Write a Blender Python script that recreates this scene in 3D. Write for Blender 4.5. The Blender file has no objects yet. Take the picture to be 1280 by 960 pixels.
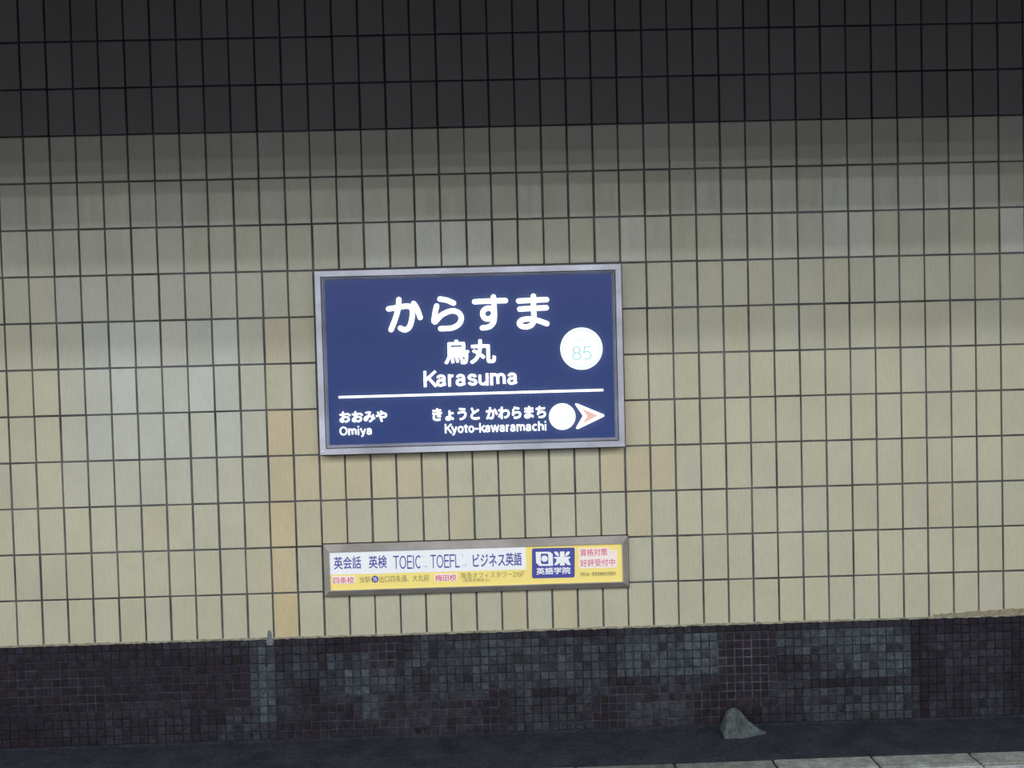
import bpy, bmesh, math, random
from mathutils import Vector, Matrix

# ------------------------------------------------------------------ camera
EYE = Vector((0.0, 0.0, 1.5))
F = 1200.0                                   # focal length in pixels of a 1280 x 960 frame
RC = ((0.99947946, 0.02629866, -0.0186866),  # camera right / down / forward seen in wall axes (right, down, into wall)
      (-0.0268397, 0.99920973, -0.02931811),
      (0.0179008, 0.02980439, 0.99939545))
P = 0.1                                      # tile column pitch (m)
RA = 0.18024                                 # tile row pitch (m)
Y0 = 3.7632                                  # front face of the wall tiles
X_OFF = -9.948277 * P                        # x of tile joint column 0
Z_OFF = 1.5 + 3.511667 * P                   # z of tile joint row 0


def w3(v):
    return Vector((v[0], v[2], -v[1]))


right, down, fwd = w3(RC[0]), w3(RC[1]), w3(RC[2])
sc = bpy.context.scene
cam_d = bpy.data.cameras.new('camera')
cam = bpy.data.objects.new('camera', cam_d)
sc.collection.objects.link(cam)
cam.matrix_world = Matrix((
    (right.x, -down.x, -fwd.x, EYE.x), (right.y, -down.y, -fwd.y, EYE.y),
    (right.z, -down.z, -fwd.z, EYE.z), (0, 0, 0, 1)))
cam_d.sensor_width = 36.0
cam_d.lens = 36.0 * F / 1280.0
cam_d.clip_start = 0.05
cam_d.dof.use_dof = True
cam_d.dof.focus_distance = 3.3
cam_d.dof.aperture_fstop = 6.5
sc.camera = cam

# ------------------------------------------------------------------ world and exposure
wd = bpy.data.worlds.new('world')
sc.world = wd
wd.use_nodes = True
wd.node_tree.nodes['Background'].inputs[0].default_value = (0.5, 0.6, 0.8, 1)
wd.node_tree.nodes['Background'].inputs[1].default_value = 0.02
sc.view_settings.view_transform = 'Standard'
sc.view_settings.look = 'None'
sc.view_settings.gamma = 1.0
sc.view_settings.use_curve_mapping = False
sc.view_settings.exposure = 0.0

# ------------------------------------------------------------------ platform lighting (fluorescent rows over the platform)
CEIL_P = 3.12      # platform ceiling height
BEAM_Y, BEAM_Z = 2.4, 2.472
LAMP_ROWS = [(1.2, 86), (0.6, 74), (0.0, 82), (-0.8, 100), (-1.8, 115), (-3.0, 120)]
LAMP_COL = (1.0, 0.99, 0.93)


def at(px, py, Y):
    d = right * ((px - 640) / F) + down * ((py - 480) / F) + fwd
    return EYE + d * ((Y - EYE.y) / d.y)


def at_z(px, py, Z):
    d = right * ((px - 640) / F) + down * ((py - 480) / F) + fwd
    return EYE + d * ((Z - EYE.z) / d.z)


def proj(p):
    q = Vector(p) - EYE
    k = q.dot(fwd)
    return 640 + F * q.dot(right) / k, 480 + F * q.dot(down) / k


rng = random.Random(7)
C = sc.collection


# ------------------------------------------------------------------ materials
def new_mat(name):
    m = bpy.data.materials.new(name)
    m.use_nodes = True
    nt = m.node_tree
    b = nt.nodes['Principled BSDF']
    return m, nt, b


def noise_node(nt, scale, detail=3, rough=.6):
    g = nt.nodes.new('ShaderNodeNewGeometry')
    mp = nt.nodes.new('ShaderNodeMapping')
    mp.inputs['Scale'].default_value = scale
    n = nt.nodes.new('ShaderNodeTexNoise')
    n.inputs['Scale'].default_value = 1.0
    n.inputs['Detail'].default_value = detail
    n.inputs['Roughness'].default_value = rough
    nt.links.new(g.outputs['Position'], mp.inputs['Vector'])
    nt.links.new(mp.outputs['Vector'], n.inputs['Vector'])
    return n.outputs['Fac']


def map_range(nt, v, a, b, c, d):
    r = nt.nodes.new('ShaderNodeMapRange')
    r.inputs[1].default_value = a
    r.inputs[2].default_value = b
    r.inputs[3].default_value = c
    r.inputs[4].default_value = d
    nt.links.new(v, r.inputs[0])
    return r.outputs[0]


def vmul(nt, col, fac):
    v = nt.nodes.new('ShaderNodeVectorMath')
    v.operation = 'SCALE'
    nt.links.new(col, v.inputs[0])
    nt.links.new(fac, v.inputs['Scale'])
    return v.outputs[0]


def tinted(name, source, rough=(.3, .45), spec=.5, nscale=(9, 9, 5), namp=.12, fine=(160, 160, 22), famp=.05, bump=0.0):
    """colour from the object / attribute / a constant, broken up by world-space noise"""
    m, nt, b = new_mat(name)
    if source == 'object':
        s = nt.nodes.new('ShaderNodeObjectInfo').outputs['Color']
    elif source == 'attr':
        a = nt.nodes.new('ShaderNodeAttribute')
        a.attribute_name = 'Col'
        s = a.outputs['Color']
    else:
        c = nt.nodes.new('ShaderNodeRGB')
        c.outputs[0].default_value = (*source, 1)
        s = c.outputs[0]
    n1 = map_range(nt, noise_node(nt, nscale), .3, .7, 1 - namp, 1 + namp)
    fn = noise_node(nt, fine, 2)
    n2 = map_range(nt, fn, .3, .7, 1 - famp, 1 + famp)
    s = vmul(nt, vmul(nt, s, n1), n2)
    nt.links.new(s, b.inputs['Base Color'])
    rr = map_range(nt, noise_node(nt, (30, 30, 4)), .35, .65, rough[0], rough[1])
    nt.links.new(rr, b.inputs['Roughness'])
    b.inputs['Specular IOR Level'].default_value = spec
    if bump:
        bp = nt.nodes.new('ShaderNodeBump')
        bp.inputs['Strength'].default_value = bump
        bp.inputs['Distance'].default_value = .01
        nt.links.new(noise_node(nt, (60, 60, 60), 5), bp.inputs['Height'])
        nt.links.new(bp.outputs[0], b.inputs['Normal'])
    return m


def glow(name, col, strength, base=(.02, .02, .03)):
    m, nt, b = new_mat(name)
    b.inputs['Base Color'].default_value = (*base, 1)
    b.inputs['Roughness'].default_value = .25
    b.inputs['Emission Color'].default_value = (*col, 1)
    b.inputs['Emission Strength'].default_value = strength
    return m


M_TILE_O = tinted('glazed_tile', 'object', rough=(.28, .5), spec=.5, nscale=(5, 5, 4), namp=.05, famp=.05)
M_TILE_A = tinted('glazed_tile_field', 'attr', rough=(.28, .5), spec=.5, nscale=(5, 5, 4), namp=.05, famp=.05)
M_MOS_O = tinted('mosaic_tile', 'object', rough=(.5, .7), spec=.25, nscale=(45, 45, 45), namp=.45, fine=(220, 220, 220), famp=.35)
M_MOS_A = tinted('mosaic_field', 'attr', rough=(.5, .7), spec=.25, nscale=(45, 45, 45), namp=.45, fine=(220, 220, 220), famp=.35)
M_GROUT = tinted('grey_grout', (.11, .115, .13), rough=(.8, .95), spec=.2, nscale=(6, 6, 6), namp=.5)
M_GROUT_D = tinted('dark_grout', (.035, .04, .06), rough=(.8, .95), spec=.2, nscale=(6, 6, 6), namp=.5)
M_GROUT_A = tinted('mosaic_grout', 'attr', rough=(.85, .95), spec=.1, nscale=(25, 25, 25), namp=.5)
M_MORTAR = tinted('pale_mortar', (.30, .30, .25), rough=(.8, .95), spec=.2, nscale=(40, 40, 40), namp=.4)
M_DIRT = tinted('brown_dirt_smear', (.30, .28, .20), rough=(.7, .9), spec=.2, nscale=(50, 50, 50), namp=.35)
M_SMEAR = tinted('grey_smear', (.19, .21, .24), rough=(.7, .9), spec=.2, nscale=(50, 50, 50), namp=.35)
M_GUTTER = tinted('grimy_ledge', (.028, .031, .048), rough=(.7, .95), spec=.2, nscale=(8, 8, 8), namp=.3, fine=(90, 90, 90), famp=.3, bump=.4)
M_CURB = tinted('worn_concrete', 'object', rough=(.7, .95), spec=.2, nscale=(18, 18, 18), namp=.35, fine=(120, 120, 120), famp=.25, bump=.4)
M_PLAT = tinted('platform_concrete', (.3, .3, .3), rough=(.6, .9), spec=.3)
M_CEIL = tinted('ceiling_paint', (.24, .25, .27), rough=(.8, .95), spec=.2)
M_BEAM = tinted('beam_paint', (.3, .3, .3), rough=(.8, .95), spec=.2)
M_SCRAP = tinted('crumpled_scrap', (.085, .108, .122), rough=(.6, .9), spec=.3, nscale=(50, 50, 50), namp=.45, fine=(150, 150, 150), famp=.2)
M_HOUSING = tinted('lamp_housing', (.7, .7, .68), rough=(.4, .6))
M_TUBE = glow('lamp_tube', (1, .99, .93), 6.0, (.8, .8, .8))


def metal(name, col, metallic, r0, r1):
    m, nt, b = new_mat(name)
    c = nt.nodes.new('ShaderNodeRGB')
    c.outputs[0].default_value = (*col, 1)
    n = map_range(nt, noise_node(nt, (3.5, 3.5, 5)), .35, .65, .74, 1.18)
    n2 = map_range(nt, noise_node(nt, (120, 20, 120)), .35, .65, .94, 1.05)
    nt.links.new(vmul(nt, vmul(nt, c.outputs[0], n), n2), b.inputs['Base Color'])
    b.inputs['Metallic'].default_value = metallic
    nt.links.new(map_range(nt, noise_node(nt, (14, 14, 14)), .35, .65, r0, r1), b.inputs['Roughness'])
    return m


M_STEEL = metal('satin_steel', (.66, .70, .88), .3, .3, .45)
M_STEEL_IN = metal('satin_steel_inner', (.52, .54, .64), .2, .35, .5)
M_SCREW = metal('bright_screw', (.9, .92, .95), .8, .2, .3)
M_ADFRAME = metal('grey_painted_frame', (.43, .42, .43), .2, .45, .6)
M_GASKET, _nt, _b = new_mat('black_gasket')
_b.inputs['Base Color'].default_value = (.012, .012, .016, 1)
_b.inputs['Roughness'].default_value = .8


def flat(name, col, rough=.35, spec=.4):
    m, nt, b = new_mat(name)
    b.inputs['Emission Color'].default_value = (*col, 1)      # the box is weakly lit from inside
    b.inputs['Emission Strength'].default_value = .20
    b.inputs['Base Color'].default_value = (*col, 1)
    b.inputs['Roughness'].default_value = rough
    b.inputs['Specular IOR Level'].default_value = spec
    return m


M_NAVY = glow('backlit_navy', (.018, .037, .150), 1.0, (.008, .013, .04))
M_WHITE_LIT = glow('backlit_white', (.93, .97, 1.0), 1.7, (.3, .3, .3))
M_DISC = glow('backlit_disc_white', (.97, 1, 1), 1.15, (.3, .3, .3))
M_TEAL = glow('backlit_teal', (.35, .85, .75), .7, (.1, .2, .2))
M_TEAL_FAINT = glow('backlit_teal_faint', (.66, .92, .86), .85, (.1, .2, .2))
M_PINK_LIT = glow('backlit_salmon', (.84, .50, .42), .9, (.2, .1, .1))
M_AD_WHITE = flat('ad_white', (.86, .90, 1.0))
M_AD_YELLOW = flat('ad_yellow', (.90, .76, .26))
M_AD_BLUE = flat('ad_blue', (.075, .085, .37))
M_AD_PINK = flat('ad_pink', (.62, .13, .27))
M_AD_PALE = flat('ad_pale_pink', (.90, .82, .84))
M_AD_GREY = flat('ad_grey_text', (.30, .29, .17))
M_AD_FAINT = flat('ad_faint_text', (.50, .52, .60))


# ------------------------------------------------------------------ object helpers
def link(name, me, mat, parent=None, loc=None, kind=None):
    if mat and not me.materials:
        me.materials.append(mat)
    o = bpy.data.objects.new(name, me)
    C.objects.link(o)
    if loc is not None:
        o.location = loc
    if parent:
        o.parent = parent
    if kind:
        o['kind'] = kind
    return o


def mesh(verts, faces, name='mesh'):
    me = bpy.data.meshes.new(name)
    me.from_pydata([tuple(v) for v in verts], [], faces)
    me.update()
    return me


def thing(name, label, cat, loc=(0, 0, 0), group=None):
    o = bpy.data.objects.new(name, None)
    C.objects.link(o)
    o.location = loc
    o['label'] = label
    o['category'] = cat
    if group:
        o['group'] = group
    return o


def box(x0, x1, y0, y1, z0, z1):
    v = [(x, y, z) for x in (x0, x1) for y in (y0, y1) for z in (z0, z1)]
    f = [(0, 1, 3, 2), (4, 6, 7, 5), (0, 4, 5, 1), (2, 3, 7, 6), (0, 2, 6, 4), (1, 5, 7, 3)]
    return v, f


def boxes(name, lst, mat, parent=None, kind=None):
    V, Fc = [], []
    for b in lst:
        v, f = box(*b)
        n = len(V)
        V += v
        Fc += [tuple(i + n for i in q) for q in f]
    return link(name, mesh(V, Fc, name), mat, parent, kind=kind)


def tile_geo(w, h, d, bev, cx=0, cz=0, yf=0):
    """a tile: front face inset by a bevel, sides running d back into the bed"""
    a, b = w / 2, h / 2
    V = [(cx + sx * (a - bev), yf, cz + sz * (b - bev)) for sx, sz in ((-1, -1), (1, -1), (1, 1), (-1, 1))]
    V += [(cx + sx * a, yf + bev * .8, cz + sz * b) for sx, sz in ((-1, -1), (1, -1), (1, 1), (-1, 1))]
    V += [(cx + sx * a, yf + d, cz + sz * b) for sx, sz in ((-1, -1), (1, -1), (1, 1), (-1, 1))]
    Fc = [(0, 1, 2, 3)]
    for i in range(4):
        j = (i + 1) % 4
        Fc.append((i, 4 + i, 4 + j, j))
        Fc.append((4 + i, 8 + i, 8 + j, 4 + j))
    return V, Fc


def coloured(me, cols):
    """one colour per face"""
    at_ = me.color_attributes.new('Col', 'FLOAT_COLOR', 'CORNER')
    buf = []
    for p in me.polygons:
        c = cols[p.index]
        buf += [c[0], c[1], c[2], 1.0] * p.loop_total
    at_.data.foreach_set('color', buf)


def lay_tiles(parent, cells, w, h, d, bev, mat_o, mat_a, pname, sname, jitter, limit=300):
    """cells: (x, z, yf, colour). The cells that show largest become objects, the rest one mesh."""
    def size(c):
        p = proj((c[0], c[2], c[1]))
        inside = 4 < p[0] < 1276 and -15 < p[1] < 975
        dist = (Vector((c[0], c[2], c[1])) - EYE).dot(fwd)
        return (0 if inside else 1, dist if inside else abs(c[0]) + abs(c[1] - 1.5))
    cells = sorted(cells, key=size)
    meshes = []
    for k in range(4):
        v, f = tile_geo(w * (1 + rng.uniform(-.012, .012)), h * (1 + rng.uniform(-.006, .006)), d, bev)
        me = mesh(v, f, pname)
        me.materials.append(mat_o)
        meshes.append(me)
    vis = [c for c in cells if size(c)[0] == 0][:limit]
    rest = cells[len(vis):]
    for x, z, yf, col in vis:
        o = bpy.data.objects.new(pname, rng.choice(meshes))
        C.objects.link(o)
        o.parent = parent
        o.location = (x + rng.uniform(-jitter, jitter), yf, z + rng.uniform(-jitter, jitter))
        o.rotation_euler = (rng.uniform(-.006, .006), rng.uniform(-.003, .003), rng.uniform(-.006, .006))
        o.color = (*col, 1)
    if rest:
        V, Fc, cl = [], [], []
        for x, z, yf, col in rest:
            v, f = tile_geo(w, h, d, bev, x + rng.uniform(-jitter, jitter), z + rng.uniform(-jitter, jitter), yf)
            n = len(V)
            V += v
            Fc += [tuple(i + n for i in q) for q in f]
            cl += [col] * len(f)
        me = mesh(V, Fc, sname)
        coloured(me, cl)
        link(sname, me, mat_a, parent, kind='stuff')


def joint_x(i):
    return X_OFF + P * i


def joint_z(j):
    return Z_OFF - RA * j


# ------------------------------------------------------------------ wall of cream tiles
COLS = range(-22, 44)
Z_TOP, Z_MID, Z_LOW = joint_z(-9), joint_z(-3), joint_z(8) + .003
XL, XR = joint_x(-22), joint_x(44)
BACK = Y0 + .0045
wall = boxes('wall_far', [(XL - 6, XR + 6, BACK, BACK + .25, Z_LOW, Z_MID)], M_GROUT, kind='structure')

WARM = {(1, 3): .8, (2, 3): .55, (1, 4): .55, (2, 4): .45, (1, 5): .85, (1, 6): .8, (1, 7): 1.0, (2, 5): .35,
        (3, 4): .4, (4, 4): .4, (5, 4): .25, (6, 4): .35, (7, 4): .15, (3, 5): .2, (15, 3): .3, (15, 4): .5, (16, 4): .3,
        (14, 4): .35, (15, 5): .3, (10, 5): .2, (8, 5): .2, (1, 1): .25, (0, 6): .1, (12, 7): .25, (10, 7): .2, (27, 5): .15,
        (16, -2): .15, (0, 5): .15}


PALE_COOL = {(23, -2), (24, -2), (26, -2), (27, -2), (28, -2), (31, -2), (23, -1), (24, -1), (5, -1), (7, -1), (8, -1), (9, -1), (15, -1), (30, -1),
         (-4, 1), (-5, 1), (-5, 2), (-1, 1), (-2, 2)}


def cream(i, j):
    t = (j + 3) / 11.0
    c = Vector((.565, .56, .45)).lerp(Vector((.53, .55, .52)), max(0, 1 - t * 2.2))  # rows towards the top cooler: bluish haze put into their colour
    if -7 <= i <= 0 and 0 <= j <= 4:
        c = c.lerp(Vector((.56, .60, .58)), .8 if 1 <= j <= 3 and -6 <= i <= -1 else .4)  # bluish gloss reflection, with some lime film, painted into this block's colour
    v = 1 + rng.uniform(-.03, .03)
    g = rng.uniform(-.007, .007)
    c = Vector((c.x * v + g, c.y * v, c.z * v - g * 1.5 + rng.uniform(-.008, .008)))
    wv = WARM.get((i, j), 0)
    c = c.lerp(Vector((.68, .53, .30)), wv * .62)
    if (i, j) in PALE_COOL:                          # paler, cooler tiles
        c = c.lerp(Vector((.66, .70, .72)), .45)
    return tuple(c)


# openings behind the two boxes on the wall (no tile is hidden behind them in full)
cells = []
for j in range(-3, 8):
    for i in COLS:
        x, z = joint_x(i + .5), joint_z(j + .5)
        if 3 <= i <= 13 and -0 <= j <= 3:
            continue
        if 3 <= i <= 14 and j == 6:
            continue
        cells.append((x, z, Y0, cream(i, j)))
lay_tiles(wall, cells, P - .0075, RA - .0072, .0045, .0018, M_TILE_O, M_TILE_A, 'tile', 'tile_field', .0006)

# ------------------------------------------------------------------ darker header courses
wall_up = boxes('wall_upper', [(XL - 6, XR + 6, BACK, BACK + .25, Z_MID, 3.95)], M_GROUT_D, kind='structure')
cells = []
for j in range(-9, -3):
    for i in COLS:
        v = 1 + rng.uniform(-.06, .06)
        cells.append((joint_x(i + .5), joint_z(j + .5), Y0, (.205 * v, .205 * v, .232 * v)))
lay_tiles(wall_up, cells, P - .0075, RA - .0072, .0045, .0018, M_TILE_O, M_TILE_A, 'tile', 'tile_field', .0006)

# ------------------------------------------------------------------ mosaic plinth
MP = .0337
NR = 12
Z_BASE = Z_LOW - NR * MP - .012
YM = Y0 + .003
base = boxes('baseboard_far', [(XL - 6, XR + 6, YM + .0032, BACK + .25, Z_BASE - .1, Z_LOW)], M_GUTTER, kind='structure')


def soft(x, a, b, s=8):
    return max(0, min(1, (x - a) / s + .5)) * max(0, min(1, (b - x) / s + .5))


# pale lime film on the mosaic, patch by patch: (x0, x1, y0, y1, strength) over the photograph
FILM = [(322, 346, 796, 905, .95), (312, 322, 800, 880, .45), (335, 372, 840, 900, .30), (200, 320, 800, 814, .45),
        (280, 350, 885, 925, .30), (255, 350, 905, 930, .25),
        (360, 400, 800, 850, .35), (410, 470, 815, 850, .55), (430, 482, 830, 873, .85), (450, 478, 870, 902, .80),
        (400, 445, 840, 875, .40), (478, 520, 840, 870, .55), (500, 600, 795, 840, .60), (505, 520, 800, 880, .5),
        (535, 610, 835, 875, .50), (490, 600, 880, 915, .25),
        (600, 690, 792, 860, .62), (640, 664, 800, 880, .5), (690, 720, 800, 862, .78), (720, 768, 795, 868, .5), (640, 740, 870, 905, .30),
        (640, 735, 905, 925, .45), (772, 900, 788, 846, .85), (790, 880, 845, 862, .35), (780, 862, 872, 906, .42),
        (968, 1000, 790, 815, .55), (1000, 1140, 780, 850, .75), (985, 1010, 800, 860, .35), (965, 985, 845, 870, .6),
        (1000, 1145, 858, 905, .58), (955, 1000, 860, 900, .3),
        (1165, 1180, 795, 815, .3), (1165, 1178, 870, 895, .35), (1215, 1260, 860, 895, .35), (1180, 1260, 790, 850, .22),
        (0, 200, 800, 830, .08), (60, 130, 890, 925, .12), (130, 240, 880, 930, .14), (1180, 1280, 850, 900, .12)]
HOLES = [(390, 440, 880, 930, .9), (470, 520, 795, 822, .85), (945, 1030, 818, 845, .8), (905, 965, 800, 880, .9), (764, 774, 790, 925, .95),
         (1040, 1078, 840, 860, .7), (560, 600, 872, 925, .4), (460, 500, 805, 835, .8), (1085, 1110, 845, 862, .5)]


def film(px, py):
    t = py + .027 * (px - 640)                   # courses run slightly uphill in the photograph
    t = py
    f = 0
    for x0, x1, y0, y1, s in FILM:
        f = max(f, s * soft(px, x0, x1) * soft(t, y0, y1))
    for x0, x1, y0, y1, s in HOLES:
        f *= 1 - s * soft(px, x0, x1) * soft(t, y0, y1)
    return f


def grout_col(px, py):
    f = film(px, py)
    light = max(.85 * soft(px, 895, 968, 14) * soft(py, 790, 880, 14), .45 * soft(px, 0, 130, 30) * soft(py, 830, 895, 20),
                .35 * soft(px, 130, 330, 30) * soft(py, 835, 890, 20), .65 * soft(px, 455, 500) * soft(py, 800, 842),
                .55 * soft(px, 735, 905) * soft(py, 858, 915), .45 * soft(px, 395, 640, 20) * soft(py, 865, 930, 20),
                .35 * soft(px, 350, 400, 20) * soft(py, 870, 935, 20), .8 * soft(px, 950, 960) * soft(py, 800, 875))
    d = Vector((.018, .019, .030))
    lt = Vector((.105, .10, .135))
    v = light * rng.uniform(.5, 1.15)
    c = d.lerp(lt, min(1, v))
    return tuple(c.lerp(Vector((.045, .060, .080)), min(1, f) * .85))


cells, gV, gF, gC = [], [], [], []
x0m = joint_x(1) - 92 * MP
n_c = 210
rowdark = [rng.uniform(-.04, .04) for _ in range(NR)]
coldark = [rng.uniform(-.10, .10) for _ in range(n_c)]
for r in range(NR):
    for c in range(n_c):
        x, z = x0m + (c + .5) * MP, Z_LOW - (r + .5) * MP
        px, py = proj((x, YM, z))
        f = film(px, py)
        if f > .02:
            f = f * (1 + coldark[c] * 1.4 + rng.uniform(-.4, .3) * (1.2 if f < .7 else .7))
            if rng.random() < .10 and f < .8:
                f *= .25
        f = max(0, min(1, f))
        v = rng.uniform(.85, 1.2)
        dk = Vector((.021 * v, .017 * v, .027 * v * rng.uniform(.8, 1.2)))
        pale = Vector((.068, .084, .108)) * rng.uniform(.85, 1.15)
        if r == 0:
            f *= .6  # top course duller: shade below the cream tiles put into its colour
        cells.append((x, z, YM, tuple(dk.lerp(pale, f))))
        n = len(gV)
        a = MP / 2
        gV += [(x - a, YM + .0028, z - a), (x + a, YM + .0028, z - a), (x + a, YM + .0028, z + a), (x - a, YM + .0028, z + a)]
        gF.append((n, n + 1, n + 2, n + 3))
        gC.append(grout_col(px, py))
me = mesh(gV, gF, 'grout')
coloured(me, gC)
link('grout', me, M_GROUT_A, base, kind='stuff')
lay_tiles(base, cells, MP - .0052, MP - .0052, .0032, .0008, M_MOS_O, M_MOS_A, 'mosaic_tile', 'mosaic_field', .0006)


# mortar bead and smears along the foot of the cream tiles
def ragged(name, x0, x1, zt, zb, yf, mat, parent, amp, step=.012, thick=.004):
    n = max(2, int((x1 - x0) / step))
    V, Fc = [], []
    for k in range(n + 1):
        t = k / n
        x = x0 + (x1 - x0) * t
        a = zt(t) + rng.uniform(-amp, amp)
        b = zb(t) + rng.uniform(-amp, amp)
        y = yf - thick * rng.uniform(.6, 1)
        V += [(x, yf + .004, a + .002), (x, y, a), (x, y, b), (x, yf + .004, b - .002)]
        if k:
            p = 4 * (k - 1)
            for q in range(3):
                Fc.append((p + q, p + q + 1, p + 5 + q, p + 4 + q))
    return link(name, mesh(V, Fc, name), mat, parent)


ragged('mortar_bead', XL, XR, lambda t: Z_LOW + .0035, lambda t: Z_LOW - .004, Y0 + .001, M_MORTAR, wall, .0018, thick=.002)
pL, pR = at(1166, 772, Y0), at(1300, 766, Y0)
ragged('dirt_smear', pL.x, pR.x, lambda t: Z_LOW + .012 + .018 * t, lambda t: Z_LOW + .004, Y0 - .0003, M_DIRT, wall, .0025, thick=.0016)
pS = at(337, 797, Y0)
V, Fc = [], []
prof = [(-.030, .013), (-.018, .016), (-.004, .013), (.008, .011), (.020, .010), (.030, .005)]
for dz, hw in prof:
    V += [(pS.x - hw, Y0 + .003, pS.z + dz), (pS.x - hw * .6, Y0 - .0025, pS.z + dz), (pS.x + hw * .6, Y0 - .0025, pS.z + dz), (pS.x + hw, Y0 + .003, pS.z + dz)]
for k in range(len(prof) - 1):
    for q in range(3):
        Fc.append((4 * k + q, 4 * k + q + 1, 4 * k + 5 + q, 4 * k + 4 + q))
link('mortar_smear', mesh(V, Fc, 'mortar_smear'), M_SMEAR, wall)

# ------------------------------------------------------------------ ledge, track pit, platform
ZS = Z_BASE + .012
YC0 = at_z(1280, 939, ZS).y      # back edge of the pale slabs
YC1 = at_z(1280, 953.5, ZS).y    # joint between the two slab rows
YC2 = YC1 - .30
print('ledge', Z_BASE, YC0, YC1)
X0, X1 = XL - 6, XR + 6
ledge = boxes('floor_ledge', [(X0, X1, YC2, BACK + .25, Z_BASE - .35, Z_BASE)], M_GUTTER, kind='structure')
boxes('floor_track_bed', [(X0, X1, .75, YC2 + .1, -1.30, -1.10)], M_GUTTER, kind='structure')
boxes('wall_ledge_front', [(X0, X1, YC2 + .02, BACK + .25, -1.1, Z_BASE - .35)], M_GUTTER, kind='structure')
boxes('floor', [(X0, X1, -4.2, .75, -1.30, 0.0)], M_PLAT, kind='structure')
boxes('wall_near', [(X0, X1, -4.4, -4.2, 0, CEIL_P + .1)], M_BEAM, kind='structure')
boxes('ceiling', [(X0, X1, -4.4, BEAM_Y - .2, CEIL_P, CEIL_P + .9), (X0, X1, BEAM_Y, BACK + .25, 3.95, 4.05)], M_CEIL, kind='structure')
boxes('ceiling_beam', [(X0, X1, BEAM_Y - .2, BEAM_Y, BEAM_Z, 4.05)], M_BEAM, kind='structure')

curb = boxes('trim_1', [(X0, X1, YC2, YC0 - .003, Z_BASE - .02, Z_BASE + .004)], M_GASKET, kind='structure')
xj = [at_z(1088, 945, ZS).x]
step = at_z(1215, 945, ZS).x - xj[0]
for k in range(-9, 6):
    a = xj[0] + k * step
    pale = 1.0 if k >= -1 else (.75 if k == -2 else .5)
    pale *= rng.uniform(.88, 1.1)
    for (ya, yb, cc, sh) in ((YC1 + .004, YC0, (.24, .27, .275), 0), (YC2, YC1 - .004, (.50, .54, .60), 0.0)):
        w = step - .008
        bm = bmesh.new()
        v, f = box(-w / 2, w / 2, -(yb - ya) / 2, (yb - ya) / 2, -.03, 0)
        bv = [bm.verts.new(q) for q in v]
        for q in f:
            bm.faces.new([bv[i] for i in q])
        bmesh.ops.recalc_face_normals(bm, faces=bm.faces)
        bmesh.ops.bevel(bm, geom=list(bm.edges), offset=.004, segments=1, affect='EDGES')
        m_ = bpy.data.meshes.new('concrete_slab')
        bm.to_mesh(m_)
        bm.free()
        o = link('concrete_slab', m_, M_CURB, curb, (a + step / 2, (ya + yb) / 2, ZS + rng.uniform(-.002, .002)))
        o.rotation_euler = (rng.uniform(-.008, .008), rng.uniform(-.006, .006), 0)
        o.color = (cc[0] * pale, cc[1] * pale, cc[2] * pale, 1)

# ------------------------------------------------------------------ crumpled scrap on the ledge
sc_c = at(928, 918, Y0 - .06)
prof = [(902, 912), (904, 900), (907, 890), (912, 885), (918, 883), (924, 886), (930, 893), (937, 901), (943, 906), (949, 911), (956, 917)]
rs = random.Random(3)
V, Fc = [], []
NS = 9
for k, (px, py) in enumerate(prof):
    p = at(px, py, Y0 - .06)
    h = max(.006, p.z - Z_BASE)
    for s in range(NS):
        a = math.pi * s / (NS - 1)
        crease = 1 + (.16 if (k + s) % 2 else -.10) * math.sin(a) ** .5 + rs.uniform(-.08, .08)
        if 5 <= k <= 7 and 1 <= s <= 3:
            crease *= .45                       # the hollow fold in the middle
        yy = Y0 - .062 - math.cos(a) * (.045 if k < 7 else .045 - .009 * (k - 6)) * crease
        zz = Z_BASE - .001 + h * (math.sin(a) ** .75 if 0 < s < NS - 1 else 0) * (1 if s in (4, 5) else crease * .98)
        V.append((p.x + rs.uniform(-.003, .003), yy, zz))
    if k:
        for s in range(NS - 1):
            q = (k - 1) * NS + s
            Fc.append((q, q + 1, q + NS + 1, q + NS))
Fc.append(tuple(range(NS)))
Fc.append(tuple(range((len(prof) - 1) * NS, len(prof) * NS))[::-1])
me = mesh(V, Fc, 'crumpled_scrap')
cx_ = sc_c.x
for v in me.vertices:
    v.co.x -= cx_
    v.co.y -= Y0 - .06
    v.co.z -= Z_BASE
scrap = link('crumpled_scrap', me, M_SCRAP, None, (cx_, Y0 - .06, Z_BASE))
scrap['label'] = 'crumpled grey scrap lying on the dark ledge against the mosaic plinth'
scrap['category'] = 'debris'
scrap.modifiers.new('subdivision', 'SUBSURF').levels = 1
scrap.modifiers['subdivision'].render_levels = 1


# ------------------------------------------------------------------ sign helpers
def ring(name, rect, profile, mat, parent):
    """mitred frame: rect = (x0, x1, z0, z1); profile = [(inset, y), ...] swept round it"""
    x0, x1, z0, z1 = rect
    V, Fc = [], []
    for ins, y in profile:
        V += [(x0 + ins, y, z0 + ins), (x1 - ins, y, z0 + ins), (x1 - ins, y, z1 - ins), (x0 + ins, y, z1 - ins)]
    for k in range(len(profile) - 1):
        for i in range(4):
            j = (i + 1) % 4
            Fc.append((4 * k + i, 4 * k + j, 4 * k + 4 + j, 4 * k + 4 + i))
    return put(name, V, Fc, mat, parent)


def put(name, V, Fc, mat, parent):
    """mesh given in world coordinates, stored relative to its parent"""
    o = parent.location
    return link(name, mesh([(v[0] - o.x, v[1] - o.y, v[2] - o.z) for v in V], Fc, name), mat, parent)


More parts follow.
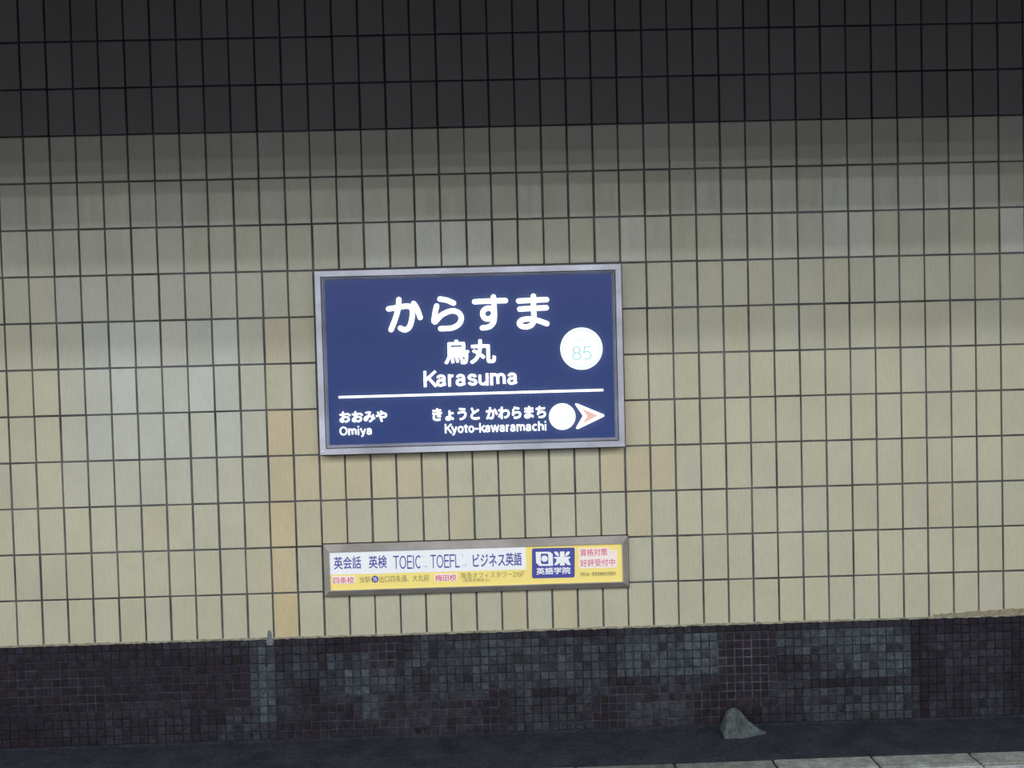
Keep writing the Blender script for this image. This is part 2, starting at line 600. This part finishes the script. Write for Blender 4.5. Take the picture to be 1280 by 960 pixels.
def poly(name, pts, Y, mat, parent, thick=.0012):
    """flat plate: outline in photograph pixels, on the plane y = Y, facing the platform"""
    q = [at(px, py, Y) for px, py in pts]
    n = len(q)
    V = [(p.x, Y, p.z) for p in q] + [(p.x, Y + thick, p.z) for p in q]
    Fc = [tuple(range(n))[::-1], tuple(range(n, 2 * n))]
    for i in range(n):
        j = (i + 1) % n
        Fc.append((i, j, n + j, n + i))
    return put(name, V, Fc, mat, parent)


def disc_pts(cx, cy, r, n=40):
    return [(cx + r * math.cos(2 * math.pi * k / n), cy + r * math.sin(2 * math.pi * k / n)) for k in range(n)]


def ring_flat(name, cx, cy, r, w, Y, mat, parent, n=48):
    V, Fc = [], []
    for k in range(n):
        a = 2 * math.pi * k / n
        for rr in (r - w / 2, r + w / 2):
            p = at(cx + rr * math.cos(a), cy + rr * math.sin(a), Y)
            V.append((p.x, Y, p.z))
        j = (k + 1) % n
        Fc.append((2 * k, 2 * k + 1, 2 * j + 1, 2 * j))
    return put(name, V, Fc, mat, parent)


def rounded(x0, y0, x1, y1, r, tilt=-.0228, n=4):
    """rounded rectangle in pixels, tilted with the courses"""
    pts = []
    for cx, cy, a0 in ((x1 - r, y0 + r, -90), (x1 - r, y1 - r, 0), (x0 + r, y1 - r, 90), (x0 + r, y0 + r, 180)):
        for k in range(n + 1):
            a = math.radians(a0 + 90 * k / n)
            x, y = cx + r * math.cos(a), cy + r * math.sin(a)
            pts.append((x, y + tilt * (x - x0)))
    return pts


def text(name, s, tl, br, Y, mat, parent, bold=0.0, shear=0.0, label=None):
    """lettering fitted between two photograph points (top left, bottom right of its ink)"""
    cu = bpy.data.curves.new('text', 'FONT')
    cu.body = s
    cu.size = 1.0
    cu.offset = min(bold, 0.0)
    cu.resolution_u = 4
    cu.shear = shear
    o = bpy.data.objects.new('text', cu)
    C.objects.link(o)
    bpy.context.view_layer.update()
    dg = bpy.context.evaluated_depsgraph_get()
    me = bpy.data.meshes.new_from_object(o.evaluated_get(dg))
    bpy.data.objects.remove(o)
    a, b = at(tl[0], tl[1], Y), at(br[0], br[1], Y)
    xs = [v.co.x for v in me.vertices]
    ys = [v.co.y for v in me.vertices]
    if not xs:
        print('EMPTY TEXT', s)
        return None
    bo = max(0.0, bold)
    sz = (a.z - b.z) / (max(ys) - min(ys) + 2 * bo)
    sx = (b.x - a.x - 2 * bo * sz) / (max(xs) - min(xs))
    a = Vector((a.x + bo * sz, a.y, a.z))
    b = Vector((b.x, b.y, b.z + bo * sz))
    lo = parent.location
    mx, my = min(xs), min(ys)
    for v in me.vertices:
        v.co = (a.x + (v.co.x - mx) * sx - lo.x, Y - lo.y, b.z + (v.co.y - my) * sz - lo.z)
    if bold > 0:                                # heavier weight: the same outline laid down again all round
        base = [tuple(v.co) for v in me.vertices]
        fcs = [tuple(p.vertices) for p in me.polygons]
        r_ = bold * sz
        V, Fc = [], []
        for k in range(9):
            an = 2 * math.pi * k / 8
            dx, dz = (0, 0) if k == 8 else (r_ * math.cos(an), r_ * math.sin(an))
            n = len(V)
            V += [(c[0] + dx, c[1] - k * .00003, c[2] + dz) for c in base]
            Fc += [tuple(i + n for i in q) for q in fcs]
        bpy.data.meshes.remove(me)
        me = mesh(V, Fc, name)
    me.materials.clear()
    ob = link(name, me, mat, parent)
    if label:
        ob['label'] = label
    return ob


def smooth(pts, n=7):
    out = []
    for i in range(len(pts) - 1):
        p0 = pts[max(0, i - 1)]
        p1, p2 = pts[i], pts[i + 1]
        p3 = pts[min(len(pts) - 1, i + 2)]
        for k in range(n):
            t = k / n
            out.append(tuple(.5 * (2 * p1[d] + (p2[d] - p0[d]) * t + (2 * p0[d] - 5 * p1[d] + 4 * p2[d] - p3[d]) * t * t
                                   + (3 * p1[d] - p0[d] - 3 * p2[d] + p3[d]) * t ** 3) for d in (0, 1)))
    out.append(pts[-1])
    return out


def strokes(name, lst, width, Y, mat, parent, conv):
    """round-ended brush strokes: each a polyline in its own crop's coordinates"""
    V, Fc = [], []
    lvl = 0
    for st in lst:
        pts = [conv(p) for p in smooth(st)]
        q = [at(p[0], p[1], Y) for p in pts]
        hw = width / F * Y / 2
        yy = Y - lvl * .00006
        lvl += 1
        L = []
        for i, p in enumerate(q):
            a, b = q[max(0, i - 1)], q[min(len(q) - 1, i + 1)]
            d = Vector((b.x - a.x, b.z - a.z)).normalized()
            n = Vector((-d.y, d.x)) * hw
            L.append(((p.x + n.x, yy, p.z + n.y), (p.x - n.x, yy, p.z - n.y)))
        n0 = len(V)
        for l, r in L:
            V += [l, r]
        for i in range(len(L) - 1):
            Fc.append((n0 + 2 * i, n0 + 2 * i + 1, n0 + 2 * i + 3, n0 + 2 * i + 2))
        for e in (q[0], q[-1]):
            n1 = len(V)
            for k in range(18):
                an = 2 * math.pi * k / 18
                V.append((e.x + hw * math.cos(an), yy - .00003, e.z + hw * math.sin(an)))
            Fc.append(tuple(range(n1, n1 + 18)))
    return put(name, V, Fc, mat, parent)


# monoline grotesque letters: strokes on a grid, x-height 5, capitals 7, descender -2; first number is the advance width
def arc(cx, cy, rx, ry, a0, a1, n=8):
    return [(cx + rx * math.cos(math.radians(a0 + (a1 - a0) * k / n)), cy + ry * math.sin(math.radians(a0 + (a1 - a0) * k / n))) for k in range(n + 1)]


GLYPH = {
    'K': (5.2, [[(.6, 0), (.6, 7)], [(5.2, 7), (.6, 2.6)], [(2.1, 4.2), (5.4, 0)]]),
    'k': (4.2, [[(.6, 0), (.6, 7)], [(4.0, 5), (.6, 1.9)], [(1.8, 3.0), (4.3, 0)]]),
    'a': (4.9, [[(.8, 3.8)] + arc(2.2, 3.7, 1.5, 1.25, 150, 0) + [(3.7, 1.0), (4.2, .05)], arc(2.0, 1.4, 1.4, 1.35, 80, 330) + [(3.6, 1.6), (3.7, 2.7)], [(3.7, 2.9), (2.2, 2.75)]]),
    'r': (2.9, [[(.6, 0), (.6, 5)], [(.6, 2.9)] + arc(2.3, 3.1, 1.7, 1.7, 150, 85)]),
    's': (4.5, [[(3.7, 3.8)] + arc(2.2, 3.8, 1.5, 1.1, 45, 235, 6) + [(2.4, 2.5)] + arc(2.3, 1.3, 1.6, 1.15, 60, -140, 7) + [(.6, 1.3)]]),
    'u': (4.8, [[(.6, 5), (.6, 1.9)] + arc(2.1, 1.7, 1.5, 1.55, 190, 300, 5) + [(4.0, 1.6)], [(4.0, 5), (4.0, 0)]]),
    'm': (7.4, [[(.6, 0), (.6, 5)], [(.6, 3.2)] + arc(2.05, 3.3, 1.45, 1.6, 140, 10, 6) + [(3.6, 0)], [(3.6, 3.2)] + arc(5.1, 3.3, 1.45, 1.6, 140, 10, 6) + [(6.6, 0)]]),
    'O': (7.0, [arc(3.4, 3.5, 2.85, 3.4, 90, 450, 24)]),
    'o': (5.0, [arc(2.4, 2.5, 1.85, 2.4, 90, 450, 18)]),
    'i': (2.0, [[(.8, .1), (.8, 4.5)], [(.8, 7.1), (.8, 7.2)]]),
    'y': (4.7, [[(.3, 5), (2.3, .3)], [(4.2, 5), (2.2, -.6), (1.5, -1.7), (.6, -1.8)]]),
    't': (3.0, [[(1.3, 6.5), (1.3, 1.2), (1.7, .3), (2.5, .15)], [(.2, 4.8), (2.5, 4.8)]]),
    '-': (3.0, [[(.4, 2.7), (2.4, 2.7)]]),
    'w': (6.6, [[(.2, 5), (1.6, .1)], [(1.6, .1), (3.2, 5)], [(3.2, 5), (4.8, .1)], [(4.8, .1), (6.2, 5)]]),
    'c': (4.5, [arc(2.4, 2.5, 1.85, 2.4, 45, 315, 14)]),
    'h': (4.8, [[(.6, 0), (.6, 7)], [(.6, 3.2)] + arc(2.3, 3.3, 1.7, 1.6, 140, 10, 6) + [(4.0, 0)]]),
    'H': (5.8, [[(.6, 0), (.6, 7)], [(5.0, 0), (5.0, 7)], [(.6, 3.6), (5.0, 3.6)]]),
    'T': (5.4, [[(.2, 7), (5.0, 7)], [(2.6, 7), (2.6, 0)]]),
    'E': (5.2, [[(.6, 7), (.6, 0)], [(.6, 7), (4.7, 7)], [(.6, 3.7), (4.4, 3.7)], [(.6, 0), (4.8, 0)]]),
    'F': (4.9, [[(.6, 7), (.6, 0)], [(.6, 7), (4.6, 7)], [(.6, 3.6), (4.1, 3.6)]]),
    'L': (4.5, [[(.6, 7), (.6, 0)], [(.6, 0), (4.3, 0)]]),
    'I': (2.0, [[(.9, 7), (.9, 0)]]),
    'C': (6.4, [arc(3.3, 3.5, 2.7, 3.4, 48, 312, 18)]),
    '8': (4.8, [arc(2.3, 5.2, 1.65, 1.7, -90, 270, 16), arc(2.3, 1.8, 2.0, 1.75, 90, 450, 16)]),
    '5': (4.8, [[(4.0, 6.9), (1.1, 6.9)], [(1.1, 6.9), (.7, 3.7)], [(.7, 3.7)] + arc(2.3, 2.2, 1.9, 2.1, 125, -135, 12)]),
    '6': (4.8, [arc(2.4, 2.1, 1.8, 2.05, 90, 450, 16), [(3.8, 6.3), (2.6, 6.9), (1.3, 6.0), (.65, 4.0), (.62, 2.4)]]),
    '1': (4.0, [[(.9, 5.6), (2.4, 7)], [(2.4, 7), (2.4, 0)]]),
    '2': (4.8, [[(.6, 5.0)] + arc(2.3, 5.2, 1.6, 1.7, 165, -20, 9) + [(2.2, 2.2), (.6, 0)], [(.6, 0), (4.0, 0)]]),
}


def grotesk(name, s, tl, br, Y, mat, parent, weight):
    """lettering drawn in strokes of one weight (grid units), ink fitted between two photograph points"""
    x, lst = 0.0, []
    for ch in s:
        adv, st = GLYPH[ch]
        for q in st:
            lst.append([(px + x, py) for px, py in q])
        x += adv + weight * .5
    xs = [p[0] for q in lst for p in q]
    ys = [p[1] for q in lst for p in q]
    hw = weight / 2
    x0, x1, y0, y1 = min(xs) - hw, max(xs) + hw, min(ys) - hw, max(ys) + hw
    a, b = at(tl[0], tl[1], Y), at(br[0], br[1], Y)
    sx, sz = (b.x - a.x) / (x1 - x0), (a.z - b.z) / (y1 - y0)
    V, Fc, lvl = [], [], 0
    for q in lst:
        pts = smooth(q, 3) if len(q) > 2 else q
        yy = Y - lvl * .00004
        lvl += 1
        n0 = len(V)
        for i, p in enumerate(pts):
            u, v = pts[max(0, i - 1)], pts[min(len(pts) - 1, i + 1)]
            d = Vector((v[0] - u[0], v[1] - u[1]))
            d = d.normalized() if d.length > 1e-6 else Vector((0, 1))
            e = hw if ((i == 0 or i == len(pts) - 1) and Vector(pts[0]) != Vector(pts[-1]) and len(pts) == 2) else 0
            o = -1 if i == 0 else 1
            c = (p[0] + d.x * e * o * .9, p[1] + d.y * e * o * .9)
            for sg in (1, -1):
                V.append((a.x + (c[0] - d.y * hw * sg - x0) * sx, yy, b.z + (c[1] + d.x * hw * sg - y0) * sz))
        for i in range(len(pts) - 1):
            Fc.append((n0 + 2 * i, n0 + 2 * i + 1, n0 + 2 * i + 3, n0 + 2 * i + 2))
    return put(name, V, Fc, mat, parent)


# ------------------------------------------------------------------ station name sign
YF = Y0 - .050            # front of the steel frame
YP = Y0 - .030            # face of the backlit panel
tl, brr = at(391.6, 338.2, YF), at(781.2, 559.0, YF)
tr, bl = at(777.0, 330.0, YF), at(400.6, 568.6, YF)
RX0, RX1 = (tl.x + bl.x) / 2, (tr.x + brr.x) / 2
RZ1, RZ0 = (tl.z + tr.z) / 2, (bl.z + brr.z) / 2
print('sign', tl, tr, bl, brr)
sign = thing('station_sign', 'backlit navy station name sign in a satin steel frame on the cream tiles', 'sign', ((RX0 + RX1) / 2, Y0, RZ0))
rect = (RX0, RX1, RZ0, RZ1)
g = .0045
ring('gasket', (RX0 - g, RX1 + g, RZ0 - g, RZ1 + g), [(0, BACK), (0, Y0 - .006), (g, Y0 - .006), (g + .004, Y0 - .002)], M_GASKET, sign)
ring('frame', rect, [(.001, Y0 - .004), (0, YF + .003), (.002, YF), (.022, YF), (.024, YF + .002), (.024, YF + .010)], M_STEEL, sign)
ring('groove', rect, [(.023, YF + .009), (.030, YF + .009)], M_GASKET, sign)
ring('inner_frame', rect, [(.027, YF + .010), (.027, YF + .0035), (.0285, YF + .003), (.0365, YP - .001), (.0365, YP + .001)], M_STEEL_IN, sign)
V, Fc = box(RX0 + .030, RX1 - .030, YP, YP + .004, RZ0 + .030, RZ1 - .030)
put('panel', V, Fc, M_NAVY, sign)['label'] = 'navy blue backlit face'
for sx, sz in ((RX0 + .012, RZ0 + .012), (RX1 - .012, RZ0 + .012), (RX0 + .012, RZ1 - .012), (RX1 - .009, RZ1 - .017)):
    V = [(sx, YF - .003, sz)]
    Fc = []
    for k in range(14):
        a = 2 * math.pi * k / 14
        V.append((sx + .0028 * math.cos(a), YF - .0024, sz + .0028 * math.sin(a)))
    for k in range(14):
        a = 2 * math.pi * k / 14
        V.append((sx + .0042 * math.cos(a), YF + .0005, sz + .0042 * math.sin(a)))
    for k in range(14):
        j = (k + 1) % 14
        Fc += [(0, 1 + k, 1 + j), (1 + k, 15 + k, 15 + j, 1 + j)]
    put('screw', V, Fc, M_SCREW, sign)

YT = YP - .0012
cz2 = lambda p: (470 + p[0] / 4.129, 360 + p[1] / 4.129)
KA = [[(65, 108), (110, 101), (150, 94), (176, 97), (188, 118), (185, 160), (174, 198), (157, 214), (142, 215), (126, 207)],
      [(118, 60), (115, 100), (101, 155), (78, 215)],
      [(194, 80), (212, 108), (228, 152)]]
RAK = [[(330, 57), (365, 63), (400, 78)],
       [(313, 93), (304, 135), (302, 176), (338, 140), (385, 119), (422, 125), (440, 152), (428, 186), (392, 206), (334, 210)]]
SU = [[(509, 71), (590, 67), (668, 65)],
      [(606, 46), (609, 90), (611, 140), (606, 176), (586, 199), (549, 206)],
      [(608, 124), (596, 108), (576, 104), (556, 116), (551, 136), (561, 155), (582, 160), (600, 149), (609, 132)]]
MA = [[(736, 67), (810, 63), (880, 60)],
      [(742, 109), (810, 105), (879, 102)],
      [(812, 42), (813, 105), (815, 160), (805, 188), (780, 200), (752, 197), (740, 182), (752, 166), (784, 160), (830, 166), (882, 184)]]
for nm in (KA, RAK, SU, MA):
    strokes('kana_character', nm, 6.6, YT, M_WHITE_LIT, sign, cz2)
text('lettering', '烏丸', (554.6, 425.0), (620.2, 454.2), YT, M_WHITE_LIT, sign, bold=.032)
grotesk('lettering', 'Karasuma', (529.2, 463.6), (647.4, 481.0), YT, M_WHITE_LIT, sign, 1.36)
text('lettering', 'おおみや', (424.0, 514.4), (484.2, 527.4), YT, M_WHITE_LIT, sign, bold=.042)
grotesk('lettering', 'Omiya', (424.2, 533.0), (465.4, 545.8), YT, M_WHITE_LIT, sign, 1.38)
text('lettering', 'きょうと', (540.0, 510.4), (599.8, 525.0), YT, M_WHITE_LIT, sign, bold=.042)
text('lettering', 'かわらまち', (607.0, 509.0), (682.7, 522.6), YT, M_WHITE_LIT, sign, bold=.042)
grotesk('lettering', 'Kyoto-kawaramachi', (555.8, 529.6), (683.0, 541.0), YT, M_WHITE_LIT, sign, 1.38)
poly('divider_line', [(423.2, 495.1), (754.0, 486.0), (754.1, 489.0), (423.3, 498.0)], YT, M_WHITE_LIT, sign)
dsc = poly('station_number_disc', disc_pts(726.8, 435.8, 26.5), YT, M_DISC, sign)
dsc['label'] = 'white disc with pale green station number'


def on(parent, child):
    """make child a sub-part of a part (both store coordinates relative to the thing)"""
    child.parent = parent
    return child


on(dsc, ring_flat('ring', 726.8, 435.8, 23.3, 1.2, YT - .0004, M_TEAL_FAINT, sign))
on(dsc, grotesk('lettering', '85', (714.6, 433.2), (739.8, 449.4), YT - .0005, M_TEAL, sign, .6))
on(dsc, grotesk('lettering', 'HK', (719.2, 422.2), (731.6, 428.6), YT - .0005, M_TEAL_FAINT, sign, .9))
d2 = poly('station_number_disc', disc_pts(702.8, 520.7, 16.7), YT, M_DISC, sign)
d2['label'] = 'smaller white disc with faint station number'
on(d2, ring_flat('ring', 702.8, 520.7, 14.6, .6, YT - .0004, M_TEAL_FAINT, sign))
on(d2, grotesk('lettering', '86', (696, 522.6), (709, 530), YT - .0005, M_TEAL_FAINT, sign, .8))
on(d2, grotesk('lettering', 'HK', (699, 512.6), (707, 516.4), YT - .0005, M_TEAL_FAINT, sign, .9))
arw = poly('direction_arrow', [(718.7, 505.2), (719.6, 504.2), (721.4, 504.4), (754.6, 518.0), (755.6, 519.4), (754.6, 520.8), (723.2, 536.0), (721, 536.2), (719.9, 534.8), (728.6, 519.8)], YT, M_WHITE_LIT, sign)
on(arw, poly('arrow_fill', [(726.5, 510.2), (747.8, 519.3), (728.2, 529.8), (734.0, 520.2)], YT - .0006, M_PINK_LIT, sign))['label'] = 'salmon pink arrow centre'

# added sheet, imitating lens bloom: it scatters the letters' light into a halo
M_HALO = bpy.data.materials.new('halo_scatter')
M_HALO.use_nodes = True
nt = M_HALO.node_tree
nt.nodes.remove(nt.nodes['Principled BSDF'])
mx = nt.nodes.new('ShaderNodeMixShader')
mx.inputs[0].default_value = .085
tb = nt.nodes.new('ShaderNodeBsdfTransparent')
tl_ = nt.nodes.new('ShaderNodeBsdfTranslucent')
tl_.inputs[0].default_value = (.62, .78, 1, 1)
nt.links.new(tb.outputs[0], mx.inputs[1])
nt.links.new(tl_.outputs[0], mx.inputs[2])
nt.links.new(mx.outputs[0], nt.nodes['Material Output'].inputs[0])
yc = YF + .0035
put('halo_sheet', [(RX0 + .0275, yc, RZ0 + .0275), (RX1 - .0275, yc, RZ0 + .0275), (RX1 - .0275, yc, RZ1 - .0275), (RX0 + .0275, yc, RZ1 - .0275)], [(0, 1, 2, 3)], M_HALO, sign)['label'] = 'added sheet scattering a halo round the letters'

# ------------------------------------------------------------------ long advertising panel
YA = Y0 - .030            # print face
YAF = Y0 - .036
tl, tr, bl, brr = at(404.2, 680.2, YAF + .02), at(784.4, 670.8, YAF + .02), at(405.6, 744.2, YAF + .02), at(787.0, 735.2, YAF + .02)
print('ad', tl, tr, bl, brr)
AX0, AX1, AZ0, AZ1 = (tl.x + bl.x) / 2, (tr.x + brr.x) / 2, (bl.z + brr.z) / 2, (tl.z + tr.z) / 2
ad = thing('advertising_sign', 'long low yellow and white language school advert in a grey frame below the station sign', 'sign', ((AX0 + AX1) / 2, Y0, AZ0))
ring('gasket', (AX0 - .003, AX1 + .003, AZ0 - .003, AZ1 + .003), [(0, BACK), (0, Y0 - .004), (.006, Y0 - .004)], M_GASKET, ad)
ring('frame', (AX0, AX1, AZ0, AZ1), [(0, Y0 - .002), (0, Y0 - .015), (.003, Y0 - .018), (.0235, YAF), (.0265, YAF), (.0265, YA + .002)], M_ADFRAME, ad)
V, Fc = box(AX0 + .024, AX1 - .024, YA, YA + .004, AZ0 + .024, AZ1 - .024)
put('panel', V, Fc, M_AD_YELLOW, ad)['label'] = 'yellow printed panel'
YB, YD, YE = YA - .0010, YA - .0018, YA - .0024
poly('white_field', [(410.5, 690.2), (656.9, 683.4), (657.6, 711.8), (411.4, 718.6)], YB, M_AD_WHITE, ad, .0008)
bb = poly('logo_plate', rounded(665, 685.6, 718.4, 723.0, 2.4), YB, M_AD_BLUE, ad, .0008)
poly('highlight', [(723.6, 685.4), (760.6, 684.6), (761.4, 688.0), (771.0, 687.6), (771.2, 708.0), (770.2, 709.2), (725.0, 710.8), (723.8, 709.8)], YB, M_AD_PALE, ad, .0008)
poly('highlight', rounded(415.2, 720.6, 443.6, 730.0, .8), YB, M_AD_PALE, ad, .0008)
poly('highlight', rounded(543.2, 717.6, 571.6, 726.8, .8), YB, M_AD_PALE, ad, .0008)
T = lambda s, a, b, m, bold=0.0: text('lettering', s, a, b, YD, m, ad, bold)
T('英会話', (417.0, 696.0), (451.6, 710.8), M_AD_BLUE, .010)
T('英検', (460.6, 694.9), (483.8, 710.0), M_AD_BLUE, .010)
grotesk('lettering', 'TOEIC', (491.3, 694.8), (526.2, 710.6), YD, M_AD_BLUE, ad, .85)
T('®', (527.4, 694.4), (529.8, 696.8), M_AD_FAINT)
T('対策', (528.4, 706.6), (534.6, 709.5), M_AD_FAINT)
grotesk('lettering', 'TOEFL', (537.8, 693.6), (575.0, 709.2), YD, M_AD_BLUE, ad, .85)
T('®', (577.2, 693.0), (579.6, 695.4), M_AD_FAINT)
T('対策', (577.6, 705.3), (583.8, 708.2), M_AD_FAINT)
T('ビジネス', (590.8, 692.4), (631.5, 707.6), M_AD_BLUE, .010)
T('英語', (631.8, 691.0), (652.4, 706.8), M_AD_BLUE, .012)
T('四条校', (416.2, 721.6), (442.6, 728.9), M_AD_PINK, .010)
T('当駅', (449.4, 720.8), (463.2, 728.0), M_AD_GREY)
ex = poly('exit_number_disc', disc_pts(468.7, 723.9, 4.3, 24), YD, M_AD_BLUE, ad, .0004)
on(ex, grotesk('lettering', '16', (466.2, 721.4), (471.2, 726.4), YE, M_AD_WHITE, ad, 1.0))
T('出口四条通、大丸前', (474.0, 719.7), (536.2, 726.4), M_AD_GREY)
T('梅田校', (544.0, 718.5), (570.6, 725.7), M_AD_PINK, .010)
T('阪急オフィスタワー', (576.4, 715.8), (640.2, 721.4), M_AD_GREY)
grotesk('lettering', '26F', (641.0, 714.6), (656.2, 720.4), YD, M_AD_GREY, ad, .8)
T('(阪急百貨店上)', (578.8, 723.4), (612.2, 727.2), M_AD_GREY)
T('資格対策', (725.0, 686.2), (759.4, 694.3), M_AD_PINK, .006)
T('コース', (760.8, 689.4), (768.2, 692.2), M_AD_FAINT)
T('好評受付中', (725.2, 699.4), (768.8, 707.2), M_AD_PINK, .006)
T('学割10%・教育訓練給付制度有', (725.0, 715.4), (769.8, 719.2), M_AD_GREY, .004)
# logo: a round-cornered 日 with a disc in it, a bold 米, and the line below
cz8 = lambda x, y: (660 + x / 20.65, 680 + y / 20.65)


def logo(name, pts, Y=None):
    return on(bb, poly(name, [cz8(*p) for p in pts], Y or YD, M_AD_WHITE, ad, .0006))


# sun character ring as a strip between matching outlines
o8 = [(200, 205), (560, 200), (640, 262), (648, 562), (300, 568), (210, 490)]
i8 = [(330, 252), (505, 250), (522, 290), (525, 515), (362, 518), (332, 470)]
V, Fc = [], []
for a, b in zip(o8, i8):
    for q in (a, b):
        p = at(*cz8(*q), YD)
        V.append((p.x, YD, p.z))
for k in range(6):
    j = (k + 1) % 6
    Fc.append((2 * k, 2 * j, 2 * j + 1, 2 * k + 1))
on(bb, put('logo_character', V, Fc, M_AD_WHITE, ad))
logo('logo_disc', disc_pts(425, 380, 82, 24))
RICE = [(825, 195), (940, 192), (948, 330), (1090, 328), (1090, 362), (1045, 385), (1065, 460), (1100, 520), (1090, 552), (1010, 535), (945, 470),
        (948, 555), (825, 558), (825, 480), (755, 540), (690, 552), (680, 520), (730, 450), (735, 385), (680, 368), (668, 336), (825, 330)]
logo('logo_character', RICE)
logo('logo_stroke', [(668, 200), (745, 195), (785, 240), (805, 312), (760, 312), (700, 270)])
logo('logo_stroke', [(1085, 195), (1010, 195), (975, 240), (955, 312), (1000, 310), (1060, 268)])
on(bb, text('lettering', '英語学院', (670.4, 709.8), (713.2, 717.2), YD, M_AD_WHITE, ad, .024))

# ------------------------------------------------------------------ lamps over the platform (outside the frame)
for k, (ly, e) in enumerate(LAMP_ROWS):
    la = bpy.data.lights.new('fluorescent_row', 'AREA')
    la.shape = 'RECTANGLE'
    la.size = 11.0
    la.size_y = .12
    la.energy = e
    la.color = LAMP_COL
    lo = bpy.data.objects.new('fluorescent_light', la)
    C.objects.link(lo)
    t_ = thing('ceiling_light', 'long fluorescent batten on the platform ceiling, row %s from the track' % ('first', 'second', 'third', 'fourth', 'fifth', 'sixth')[k].replace('row ', ''),
               'lamp', (-.6, ly, CEIL_P - .001), group='fluorescent battens over the platform')
    v, f = box(-5.55, 5.55, -.08, .08, -.045, 0)
    link('housing', mesh(v, f), M_HOUSING, t_)
    lo.parent = t_
    lo.location = (0, 0, -.05)
